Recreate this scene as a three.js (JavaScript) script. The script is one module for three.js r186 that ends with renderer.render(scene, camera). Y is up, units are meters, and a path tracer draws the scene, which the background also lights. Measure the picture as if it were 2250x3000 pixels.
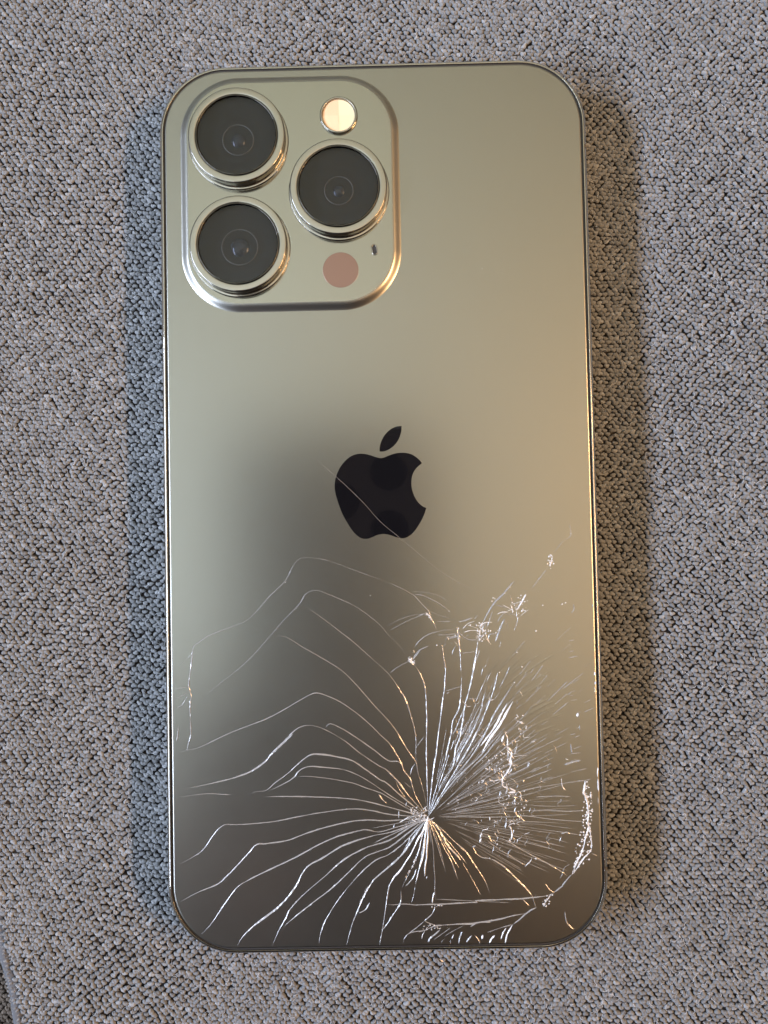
import * as THREE from 'three';
import { mergeGeometries } from 'three/addons/utils/BufferGeometryUtils.js';
import { MarchingCubes } from 'three/addons/objects/MarchingCubes.js';

// ---------------------------------------------------------------- camera, lamps, exposure
const MM = 0.001;
const scene = new THREE.Scene();
const camera = new THREE.PerspectiveCamera(67, 768 / 1024, 0.004, 20);
const FOCAL = 1500 / Math.tan(THREE.MathUtils.degToRad(33.5));        // in pixels of the 2250 x 3000 photograph
const EYE = new THREE.Vector3(1.57 * MM, (128 + 6.8) * MM, 6.25 * MM);
const turnVec = new THREE.Vector3(-1.84, 0.43, 1.17).multiplyScalar(Math.PI / 180);
const turnMat = new THREE.Matrix4().makeRotationAxis(turnVec.clone().normalize(), turnVec.length());
const axis = (x, y, z) => { const v = new THREE.Vector3(x, y, z).applyMatrix4(turnMat); return new THREE.Vector3(v.x, v.z, v.y); };
camera.position.copy(EYE);
camera.up.copy(axis(0, -1, 0));
camera.lookAt(EYE.clone().add(axis(0, 0, -1)));
scene.add(camera);

const renderer = new THREE.WebGLRenderer({ antialias: true });
renderer.setSize(768, 1024);
renderer.toneMapping = THREE.LinearToneMapping;
renderer.toneMappingExposure = 1.0;
renderer.shadowMap.enabled = true;
scene.background = new THREE.Color(0, 0, 0);

const rgb = (r, g, b) => new THREE.Color().setRGB(r, g, b);
const COOL = rgb(0.66, 0.76, 0.98), WARM = rgb(1.0, 0.56, 0.25);
// tube lamps: middle of each tube, length and radius in metres, power of the whole lamp
const COOL_LAMP = { x: -0.82, y: 0.56, tubes: [-0.085, 0.285], length: 0.36, radius: 0.065, power: 6.0, glow: 14 };
const WARM_LAMP = { x: 0.74, y: 0.67, tubes: [0.0], length: 0.42, radius: 0.030, power: 3.0, glow: 14 };
const UPLIGHT = { at: [-0.35, 0.3, -1.25], aim: [-0.1, 1.5, -0.45], color: rgb(1.0, 0.93, 0.66), power: 2.2 };  // added source out of view, only there to brighten the ceiling

// ---------------------------------------------------------------- helpers
let seed = 20240611;
const rnd = () => { seed = (seed + 0x6D2B79F5) | 0; let t = Math.imul(seed ^ (seed >>> 15), 1 | seed); t = (t + Math.imul(t ^ (t >>> 7), 61 | t)) ^ t; return ((t ^ (t >>> 14)) >>> 0) / 4294967296; };
const span = (a, b) => a + (b - a) * rnd();
const hash2 = (x, y) => { let h = Math.imul(x | 0, 374761393) + Math.imul(y | 0, 668265263); h = Math.imul(h ^ (h >>> 13), 1274126177); return ((h ^ (h >>> 16)) >>> 0) / 4294967296; };
const noise2 = (x, y) => { const i = Math.floor(x), j = Math.floor(y), u = x - i, v = y - j, s = u * u * (3 - 2 * u), t = v * v * (3 - 2 * v);
  return (hash2(i, j) * (1 - s) + hash2(i + 1, j) * s) * (1 - t) + (hash2(i, j + 1) * (1 - s) + hash2(i + 1, j + 1) * s) * t; };

// a pixel of the photograph -> the point where its ray meets the level plane at height y (metres)
function onPlane(px, py, y) {
  const d = axis((px - 1125) / FOCAL, (py - 1500) / FOCAL, -1);
  return EYE.clone().addScaledVector(d, (y - EYE.y) / d.y);
}
const taken = {};
const numbered = (n) => { const k = taken[n] = (taken[n] ?? -1) + 1; return k ? `${n}_${String(k).padStart(3, '0')}` : n; };
function mesh(name, geometry, material, parent) {
  const m = new THREE.Mesh(geometry, material);
  m.name = parent ? name : numbered(name);
  m.castShadow = m.receiveShadow = true;
  (parent ?? scene).add(m);
  return m;
}
function thing(name, label, category, group) {
  const g = new THREE.Group();
  g.name = numbered(name); g.userData = { label, category };
  if (group) g.userData.group = group;
  scene.add(g);
  return g;
}
// closed outline of a rounded rectangle (millimetres, x/z), always the same number of points
function outline(hw, hh, r, per = 20) {
  const p = [];
  for (const [sx, sz, a0] of [[1, 1, 0], [-1, 1, 90], [-1, -1, 180], [1, -1, 270]])
    for (let k = 0; k <= per; k++) {
      const a = THREE.MathUtils.degToRad(a0 + 90 * k / per);
      p.push([sx * (hw - r) + r * Math.cos(a), sz * (hh - r) + r * Math.sin(a)]);
    }
  return p;
}
// rings of points (millimetres) joined into a skin; capFirst / capLast close the ends flat
function skin(rings, capFirst, capLast, cx = 0, cz = 0) {
  const pos = [], idx = [], n = rings[0].length;
  for (const r of rings) for (const [x, y, z] of r) pos.push(x * MM, y * MM, z * MM);
  for (let a = 0; a + 1 < rings.length; a++)
    for (let k = 0; k < n; k++) {
      const i = a * n + k, j = a * n + (k + 1) % n;
      idx.push(i, i + n, j, j, i + n, j + n);
    }
  const cap = (ring, flip) => {
    const at = pos.length / 3; let y = ring[0][1];
    for (const [x, yy, z] of ring) pos.push(x * MM, yy * MM, z * MM);
    pos.push(cx * MM, y * MM, cz * MM);
    for (let k = 0; k < n; k++) flip ? idx.push(at + k, at + (k + 1) % n, at + n) : idx.push(at + k, at + n, at + (k + 1) % n);
  };
  if (capFirst) cap(rings[0], true);
  if (capLast) cap(rings[rings.length - 1], false);
  const g = new THREE.BufferGeometry();
  g.setAttribute('position', new THREE.Float32BufferAttribute(pos, 3));
  g.setIndex(idx);
  g.computeVertexNormals();
  return g;
}
const lathe = (pts, seg = 96) => new THREE.LatheGeometry(pts.map(([r, y]) => new THREE.Vector2(r * MM, y * MM)), seg);

// a grey noise texture; f(u, v) gives 0..1
function greyMap(size, f, repeat = 1) {
  const data = new Uint8Array(size * size * 4);
  for (let j = 0; j < size; j++) for (let i = 0; i < size; i++) {
    const v = Math.max(0, Math.min(255, Math.round(255 * f(i / size, j / size))));
    data.set([v, v, v, 255], (j * size + i) * 4);
  }
  const t = new THREE.DataTexture(data, size, size);
  t.wrapS = t.wrapT = THREE.RepeatWrapping; t.magFilter = t.minFilter = THREE.LinearFilter; t.repeat.set(repeat, repeat); t.needsUpdate = true;
  return t;
}

// ---------------------------------------------------------------- materials
const smudge = greyMap(512, (u, v) => {
  const a = noise2(u * 7, v * 9), b = noise2(u * 31 + 5, v * 37), c = noise2(u * 140, v * 140);
  return 0.953 + 0.025 * a + 0.015 * b + 0.006 * c;
});
const M = {
  back: new THREE.MeshPhysicalMaterial({ color: rgb(0.315, 0.312, 0.28), metalness: 1, roughness: 0.293, roughnessMap: smudge }),
  plateau: new THREE.MeshPhysicalMaterial({ color: rgb(0.355, 0.35, 0.31), metalness: 1, roughness: 0.14 }),
  skirt: new THREE.MeshPhysicalMaterial({ color: rgb(0.32, 0.315, 0.285), metalness: 1, roughness: 0.32 }),
  steel: new THREE.MeshPhysicalMaterial({ color: rgb(0.52, 0.50, 0.45), metalness: 1, roughness: 0.06 }),
  lensSteel: new THREE.MeshPhysicalMaterial({ color: rgb(0.40, 0.38, 0.34), metalness: 1, roughness: 0.09 }),
  gasket: new THREE.MeshStandardMaterial({ color: rgb(0.012, 0.012, 0.013), roughness: 0.5 }),
  band: new THREE.MeshStandardMaterial({ color: rgb(0.06, 0.055, 0.05), roughness: 0.55 }),
  emblem: new THREE.MeshPhysicalMaterial({ color: rgb(0.004, 0.004, 0.005), roughness: 0.04, ior: 1.55 }),
  pane: new THREE.MeshPhysicalMaterial({ color: rgb(1, 1, 1), transmission: 1, thickness: 0, roughness: 0.03, ior: 1.49 }),
  barrel: new THREE.MeshPhysicalMaterial({ specularIntensity: 0.15, color: rgb(0.003, 0.003, 0.003), roughness: 0.9 }),
  element: new THREE.MeshPhysicalMaterial({ color: rgb(0.003, 0.0035, 0.006), roughness: 0.10, ior: 1.36, specularColor: rgb(0.75, 0.8, 1.0) }),
  baffle: new THREE.MeshPhysicalMaterial({ color: rgb(0.003, 0.003, 0.004), roughness: 0.6 }),
  bezel: new THREE.MeshPhysicalMaterial({ color: rgb(0.10, 0.095, 0.085), metalness: 1, roughness: 0.06 }),
  lidar: new THREE.MeshPhysicalMaterial({ color: rgb(0.24, 0.155, 0.125), metalness: 0.75, roughness: 0.22 }),
  crack: new THREE.MeshPhysicalMaterial({ color: rgb(0.21, 0.21, 0.21), roughness: 0.2, ior: 1.9 }),
  crushed: new THREE.MeshPhysicalMaterial({ color: rgb(0.50, 0.51, 0.52), roughness: 0.25, ior: 1.7 }),
  led: [rgb(0.62, 0.53, 0.34), rgb(0.62, 0.54, 0.36), rgb(0.58, 0.42, 0.27), rgb(0.60, 0.46, 0.30)].map((c) => new THREE.MeshStandardMaterial({ color: c, roughness: 0.55 })),
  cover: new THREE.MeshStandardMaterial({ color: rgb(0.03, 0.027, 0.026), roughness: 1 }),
  piping: new THREE.MeshStandardMaterial({ color: rgb(0.07, 0.073, 0.08), roughness: 0.9 }),
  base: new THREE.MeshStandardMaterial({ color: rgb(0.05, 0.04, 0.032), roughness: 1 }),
  yarn: new THREE.MeshPhysicalMaterial({ color: rgb(1, 1, 1), roughness: 1, specularIntensity: 0.4 }),
  ceiling: new THREE.MeshStandardMaterial({ color: rgb(0.74, 0.78, 0.66), roughness: 0.95 }),
  wall: new THREE.MeshStandardMaterial({ color: rgb(0.36, 0.355, 0.34), roughness: 0.95 }),
  brass: new THREE.MeshStandardMaterial({ color: rgb(0.35, 0.30, 0.22), metalness: 1, roughness: 0.4 }),
  heldBody: new THREE.MeshPhysicalMaterial({ color: rgb(0.48, 0.46, 0.43), roughness: 0.35 }),
  heldPlate: new THREE.MeshPhysicalMaterial({ color: rgb(0.62, 0.54, 0.49), roughness: 0.35 }),
  heldLens: new THREE.MeshPhysicalMaterial({ color: rgb(0.003, 0.003, 0.006), roughness: 0.1 }),
};

// ---------------------------------------------------------------- what the shiny back mirrors: the ceiling and the two lamps
{
  const c = mesh('ceiling', new THREE.BoxGeometry(5, 0.1, 5), M.ceiling);
  c.position.set(0, 1.55, 0); c.userData.kind = 'structure';
  for (const [name, x, z, w, d] of [['wall_left', -2.05, 0, 0.1, 5], ['wall_right', 2.05, 0, 0.1, 5], ['wall_back', 0, -2.05, 4, 0.1]]) {
    const m = mesh(name, new THREE.BoxGeometry(w, 2.1, d), name === 'wall_back' ? M.ceiling : M.wall);
    m.position.set(x, 0.447, z); m.userData.kind = 'structure';
  }
}
function tubeLamp({ x, y, tubes, length, radius, power, glow }, color, label) {
  const mid = tubes.reduce((a, z) => a + z, 0) / tubes.length, half = (tubes[tubes.length - 1] - tubes[0]) / 2 + length / 2;
  const lamp = thing('pendant_lamp', label, 'lamp');
  lamp.position.set(x, y, mid);
  const bar = mesh('bar', new THREE.CylinderGeometry(0.008, 0.008, 2 * half, 16), M.brass, lamp);
  bar.rotation.x = Math.PI / 2; bar.position.y = 0.12;
  for (const s of [-0.6, 0.6]) {
    const cord = mesh('cord', new THREE.CylinderGeometry(0.003, 0.003, 1.38 - y, 12), M.band, lamp);
    cord.position.set(0, 0.12 + (1.38 - y) / 2, s * half);
  }
  const glass = new THREE.MeshStandardMaterial({ color: rgb(0.8, 0.8, 0.8), emissive: color, emissiveIntensity: glow, roughness: 0.5 });
  for (const z of tubes) {
    const g = mesh('tube_bulb', new THREE.CapsuleGeometry(radius, length - 2 * radius - 0.005, 12, 32), glass, lamp);
    g.rotation.x = Math.PI / 2; g.position.z = z - mid; g.castShadow = false;
    for (const e of [-0.3, 0.3]) {
      const s = mesh('stem', new THREE.CylinderGeometry(0.005, 0.005, 0.12 - radius, 12), M.brass, lamp);
      s.position.set(0, (0.12 + radius) / 2, z - mid + e * length);
    }
    for (const k of [-0.34, 0, 0.34]) {
      const l = new THREE.PointLight(color, power / tubes.length / 3, 0, 2);
      l.castShadow = true; l.shadow.radius = radius * 0.95 / 0.02;
      l.position.set(0, 0, z - mid + k * length);
      lamp.add(l);
    }
  }
}
tubeLamp(COOL_LAMP, COOL, 'pendant lamp with two cool white glass tubes in a row');
tubeLamp(WARM_LAMP, WARM, 'pendant lamp with one warm amber glass tube');
// an added lamp that brightens the ceiling; its bowl keeps light off the rest
{
  const [x, y, z] = UPLIGHT.at, lamp = thing('added_uplight', 'added unseen uplight in an upturned metal bowl, put in to brighten the ceiling', 'lamp');
  lamp.position.set(x, y, z);
  mesh('bowl', new THREE.LatheGeometry([[0.02, -0.10], [0.09, -0.085], [0.15, -0.03], [0.17, 0.03], [0.165, 0.03], [0.145, -0.028], [0.088, -0.078], [0.0, -0.09]].map((p) => new THREE.Vector2(...p)), 64), M.brass, lamp);
  const pole = mesh('pole', new THREE.CylinderGeometry(0.011, 0.011, 0.6, 20), M.brass, lamp); pole.position.y = -0.395;
  const foot = mesh('foot', new THREE.CylinderGeometry(0.13, 0.14, 0.02, 48), M.brass, lamp); foot.position.y = -0.70;
  const bulb = mesh('bulb', new THREE.SphereGeometry(0.035, 32, 20), new THREE.MeshStandardMaterial({ color: rgb(0.8, 0.8, 0.8), emissive: UPLIGHT.color, emissiveIntensity: 6 }), lamp);
  bulb.position.y = -0.03; bulb.castShadow = false;
  const spot = new THREE.SpotLight(UPLIGHT.color, UPLIGHT.power, 0, 0.85, 0.9, 2);
  spot.position.set(0, -0.03, 0); spot.castShadow = true; spot.shadow.radius = 1.5;
  spot.target.position.set(UPLIGHT.aim[0] - x, UPLIGHT.aim[1] - y, UPLIGHT.aim[2] - z);
  lamp.add(spot, spot.target);
}

// ---------------------------------------------------------------- the sofa cushion
const EDGE_A = onPlane(-6, 2690, -1 * MM), EDGE_B = onPlane(60, 3000, -1 * MM);       // the cushion's edge crosses the lower left corner
const edgeDir = EDGE_B.clone().sub(EDGE_A).setY(0).normalize(), edgeOut = new THREE.Vector3(-edgeDir.z, 0, edgeDir.x);   // points off the cushion, to the left
const offEdge = (x, z) => (x - EDGE_A.x) * edgeOut.x + (z - EDGE_A.z) * edgeOut.z;
function cushionSlab(inset, y0, y1, far, width) {
  const a = EDGE_A.clone().addScaledVector(edgeOut, -inset);
  const corner = (t, w) => { const p = a.clone().addScaledVector(edgeDir, t).addScaledVector(edgeOut, -w); return [p.x, p.z]; };
  const s = new THREE.Shape();
  const c = [corner(-far, 0), corner(0.10, 0), corner(0.10, width), corner(-far, width)];
  c.forEach(([x, z], i) => (i ? s.lineTo(x, -z) : s.moveTo(x, -z)));
  s.closePath();
  const g = new THREE.ExtrudeGeometry(s, { depth: y1 - y0, bevelEnabled: false });
  g.rotateX(-Math.PI / 2); g.translate(0, y0, 0);
  return g;
}
// stitches of soft yarn: flat rounded lumps, pointed at one end and creased down the middle, four shapes
const lumps = [0, 1, 2, 3].map((k) => {
  const g = new THREE.SphereGeometry(1, 18, 12), p = g.attributes.position;
  for (let i = 0; i < p.count; i++) {
    let x = p.getX(i), y = p.getY(i), z = p.getZ(i);
    const a = Math.atan2(z, x), r = Math.hypot(x, z);
    const w = 1 + 0.13 * Math.cos(3 * a + [1.57, 1.2, 1.9, 4.7][k]) + 0.08 * Math.sin(2 * a + k * 2.1) + 0.05 * Math.sin(5 * a + k);
    const crease = y > 0 ? 0.26 * Math.exp(-Math.pow((x - 0.15 * Math.sin(3 * z + k)) / 0.2, 2)) * (0.4 + 0.6 * Math.abs(z)) : 0;
    const twist = 0.07 * Math.sin(9 * (x * 0.8 + z * (k & 1 ? 0.7 : -0.7)) + k) * (1 - r * 0.5);
    p.setXYZ(i, x * w * 0.57 * MM, (y * 0.37 - crease * 0.4 + (y > 0 ? twist * 0.4 : 0)) * MM, z * w * 0.40 * MM);
  }
  g.computeVertexNormals();
  return g;
});
function yarn(parent, name, x0, x1, z0, z1, keep, height, tint) {
  const lists = [[], [], [], []];
  const step = 1.18 * MM, row = 0.70 * MM, ang = 0.10, ca = Math.cos(ang), sa = Math.sin(ang);
  const cx = (x0 + x1) / 2, cz = (z0 + z1) / 2, reach = Math.hypot(x1 - x0, z1 - z0) / 2;
  const n = Math.ceil(reach / step), m = Math.ceil(reach / row);
  for (let j = -m; j <= m; j++) for (let i = -n; i <= n; i++) {
    const wu = 2.6 * MM * (noise2(i * 0.05 + 9, j * 0.03) - 0.5), wv = 2.2 * MM * (noise2(i * 0.05, j * 0.03 + 31) - 0.5);
    const u = (i + (j & 1 ? 0.5 : 0) + span(-0.13, 0.13)) * step + wu, v = (j + span(-0.17, 0.17)) * row + wv;
    const x = cx + u * ca - v * sa, z = cz + u * sa + v * ca;
    if (x < x0 || x > x1 || z < z0 || z > z1 || !keep(x, z)) continue;
    const lift = span(-0.10, 0.08) * MM + 0.5 * MM * (noise2(x * 60, z * 60) - 0.5);
    lists[Math.floor(rnd() * 4)].push([x, height + lift, z, ang + span(-0.35, 0.35) + (rnd() < 0.1 ? span(-0.9, 0.9) : 0), span(-0.26, 0.26), span(-0.22, 0.22), span(0.84, 1.14)]);
  }
  const mat = new THREE.Matrix4(), q = new THREE.Quaternion(), e = new THREE.Euler(), c = new THREE.Color();
  const g = new THREE.Group(); g.name = name; g.userData.kind = 'stuff'; parent.add(g);
  lists.forEach((list, k) => {
    const im = new THREE.InstancedMesh(lumps[k], M.yarn, list.length);
    im.name = 'yarn_loops'; im.userData.kind = 'stuff'; im.castShadow = im.receiveShadow = true;
    list.forEach(([x, y, z, a, b, d, s], i) => {
      q.setFromEuler(e.set(b, -a, d, 'YXZ'));
      im.setMatrixAt(i, mat.compose(new THREE.Vector3(x, y, z), q, new THREE.Vector3(s, s, s)));
      const t = rnd(), l = t < 0.15 ? span(0.125, 0.145) : t < 0.90 ? span(0.15, 0.18) : span(0.185, 0.24);
      im.setColorAt(i, c.setRGB(l * tint[0], l * tint[1], l * tint[2]));
    });
    g.add(im);
  });
  // loose fibres standing off the yarn
  const bend = new THREE.TubeGeometry(new THREE.CatmullRomCurve3([[-0.5, 0, 0], [-0.2, 0.18, 0.1], [0.15, 0.2, -0.05], [0.5, 0.02, 0.12]].map((p) => new THREE.Vector3(...p).multiplyScalar(MM))), 8, 0.022 * MM, 4);
  const count = Math.round((x1 - x0) * (z1 - z0) / (MM * MM) * 0.7), spots = [];
  for (let i = 0; i < count; i++) { const x = span(x0, x1), z = span(z0, z1); if (keep(x, z)) spots.push([x, z]); }
  const fuzz = new THREE.InstancedMesh(bend, M.yarn, spots.length);
  fuzz.name = 'loose_fibres'; fuzz.userData.kind = 'stuff'; fuzz.castShadow = fuzz.receiveShadow = true;
  spots.forEach(([x, z], i) => {
    const k = span(0.6, 1.3);
    q.setFromEuler(e.set(span(-0.5, 0.5), span(0, 6.283), span(-0.3, 0.3), 'YXZ'));
    fuzz.setMatrixAt(i, mat.compose(new THREE.Vector3(x, height + span(0.08, 0.34) * MM, z), q, new THREE.Vector3(k, k, k)));
    const l = span(0.28, 0.6); fuzz.setColorAt(i, c.setRGB(l * tint[0], l * tint[1], l * tint[2]));
  });
  g.add(fuzz);
}
{
  const cushion = thing('sofa_cushion', 'grey nubby knit sofa cushion under the smartphone', 'cushion');
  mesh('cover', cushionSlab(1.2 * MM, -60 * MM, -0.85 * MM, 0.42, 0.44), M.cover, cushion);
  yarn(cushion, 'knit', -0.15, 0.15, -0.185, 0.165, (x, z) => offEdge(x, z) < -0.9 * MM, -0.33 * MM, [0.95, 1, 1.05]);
  const p = [];
  for (let i = 0; i <= 60; i++) { const t = -0.12 + 0.2 * i / 60; p.push(EDGE_A.clone().addScaledVector(edgeDir, t).addScaledVector(edgeOut, 0.2 * MM * Math.sin(i * 1.7)).setY(-1.9 * MM)); }
  mesh('piping', new THREE.TubeGeometry(new THREE.CatmullRomCurve3(p), 240, 1.3 * MM, 12), M.piping, cushion);
  // fine yarn wound round the edge
  const turns = new THREE.InstancedMesh(lumps[1], M.yarn, 900), o = new THREE.Object3D(), cc = new THREE.Color();
  turns.name = 'edge_yarn'; turns.userData.kind = 'stuff'; turns.castShadow = turns.receiveShadow = true;
  for (let i = 0; i < 900; i++) {
    const t = -0.12 + 0.2 * Math.floor(i / 3) / 300, w = (i % 3 - 1) * 0.75 + span(-0.15, 0.15);
    o.position.copy(EDGE_A).addScaledVector(edgeDir, t + span(-0.2, 0.2) * MM).addScaledVector(edgeOut, w * MM).setY((-0.75 - 0.45 * w * w) * MM);
    o.rotation.set(span(-0.2, 0.2), -Math.atan2(edgeOut.z, edgeOut.x) + span(-0.5, 0.5), -0.55 * w); o.scale.setScalar(span(0.5, 0.75)); o.updateMatrix();
    turns.setMatrixAt(i, o.matrix); turns.setColorAt(i, cc.setScalar(span(0.10, 0.17)));
  }
  cushion.add(turns);
  const base = thing('sofa', 'brown nubby fabric of the sofa beside the grey cushion edge', 'sofa');
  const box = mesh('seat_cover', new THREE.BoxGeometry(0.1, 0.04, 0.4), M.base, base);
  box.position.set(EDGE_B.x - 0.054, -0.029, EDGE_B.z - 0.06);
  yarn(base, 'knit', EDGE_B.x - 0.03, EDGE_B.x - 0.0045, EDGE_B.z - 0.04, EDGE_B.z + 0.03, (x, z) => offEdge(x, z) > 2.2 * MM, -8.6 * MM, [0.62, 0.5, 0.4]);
}

// ---------------------------------------------------------------- the smartphone
const phone = thing('smartphone', 'olive gold smartphone lying face down with shattered back glass', 'smartphone');
const HW = 35.75, HH = 73.35, RC = 11.2, TOP = 7.65;     // millimetres
const GLASS = 0.95;                                       // the glass stands this far inside the outer edge
{
  // steel band: flat sides, rounded edges, a lip that holds the glass
  const profile = [[1.6, 0.06]];
  for (let k = 0; k <= 8; k++) { const a = Math.PI / 2 * k / 8; profile.push([0.9 - 0.9 * Math.sin(a), 0.9 - 0.9 * Math.cos(a)]); }
  for (let k = 0; k <= 10; k++) { const a = Math.PI / 2 * k / 10; profile.push([0.60 - 0.60 * Math.cos(a), 6.85 + 0.72 * Math.sin(a)]); }
  profile.push([0.64, 7.52], [0.66, 7.2], [0.9, 6.6]);
  const rings = profile.map(([d, y]) => outline(HW - d, HH - d, RC - d).map(([x, z]) => [x, y, z]));
  const frame = mesh('frame', skin(rings, true, true), M.steel, phone);
  // antenna bands: thin strips that follow the same profile
  const strip = (cx, cz, nx, nz, w = 0.55) => {
    const pts = profile.slice(3, 19).map(([d, y]) => [d - 0.022, y + (y > 6.9 ? 0.02 : y < 0.8 ? -0.02 : 0)]);
    const pos = [], idx = [];
    for (const [d, y] of pts) for (const s of [-0.5, 0.5]) pos.push((cx - nx * d + nz * w * s) * MM, y * MM, (cz - nz * d + nx * w * s) * MM);
    for (let i = 0; i + 1 < pts.length; i++) { const a = 2 * i; idx.push(a, a + 1, a + 2, a + 1, a + 3, a + 2); }
    const g = new THREE.BufferGeometry(); g.setAttribute('position', new THREE.Float32BufferAttribute(pos, 3)); g.setIndex(idx); g.computeVertexNormals();
    mesh('antenna_band', g, M.band, frame);
  };
  const at = (px, py) => { const p = onPlane(px, py, 6.8 * MM); return [p.x / MM, p.z / MM]; };
  strip(at(718, 190)[0], -HH, 0, -1); strip(at(1522, 2780)[0], HH, 0, 1);
  strip(HW, at(1716, 433)[1], 1, 0); strip(-HW, at(476, 458)[1], -1, 0);
  strip(HW, at(1776, 2540)[1], 1, 0); strip(-HW, at(497, 2526)[1], -1, 0);
  // buttons on the sides
  const button = (name, x, z0, z1) => {
    const g = skin([[0.05, 0], [0.28, 0], [0.34, 0.1]].map(([o, inset]) => outline(1.45 - inset, (z1 - z0) / 2 - inset, 1.3 - inset, 8).map(([a, b]) => [o, a, b])), false, true);
    const m = mesh(name, g, M.steel, frame);
    if (x < 0) m.rotation.y = Math.PI;
    m.position.set(x * MM, 3.8 * MM, (z0 + z1) / 2 * MM);
  };
  button('volume_button', HW, -37, -26.5); button('volume_button', HW, -24.5, -14); button('mute_switch', HW, -45.5, -40.5); button('power_button', -HW, -36, -18);
  // dark seal between steel and glass, then the screen side underneath
  const seal = [[0.62, 7.30], [0.68, 7.33], [1.05, 7.33], [1.08, 7.0]].map(([d, y]) => outline(HW - d, HH - d, RC - d).map(([x, z]) => [x, y, z]));
  mesh('seal', skin(seal), M.gasket, phone);
}
// back glass: flat, with a small rounded rim
const backGlass = (() => {
  const r = [];
  r.push([GLASS, 6.9], [GLASS, 7.40]);
  for (let k = 1; k <= 5; k++) { const a = Math.PI / 2 * k / 5; r.push([GLASS + 0.28 - 0.28 * Math.cos(a), 7.40 + 0.25 * Math.sin(a)]); }
  const g = skin(r.map(([d, y]) => outline(HW - d, HH - d, RC - d).map(([x, z]) => [x, y, z])), false, true);
  const p = g.attributes.position, uv = [];
  for (let i = 0; i < p.count; i++) uv.push(p.getX(i) / 0.08 + 0.5, p.getZ(i) / 0.08 + 0.5);
  g.setAttribute('uv', new THREE.Float32BufferAttribute(uv, 2));
  return mesh('back_glass', g, M.back, phone);
})();

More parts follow.
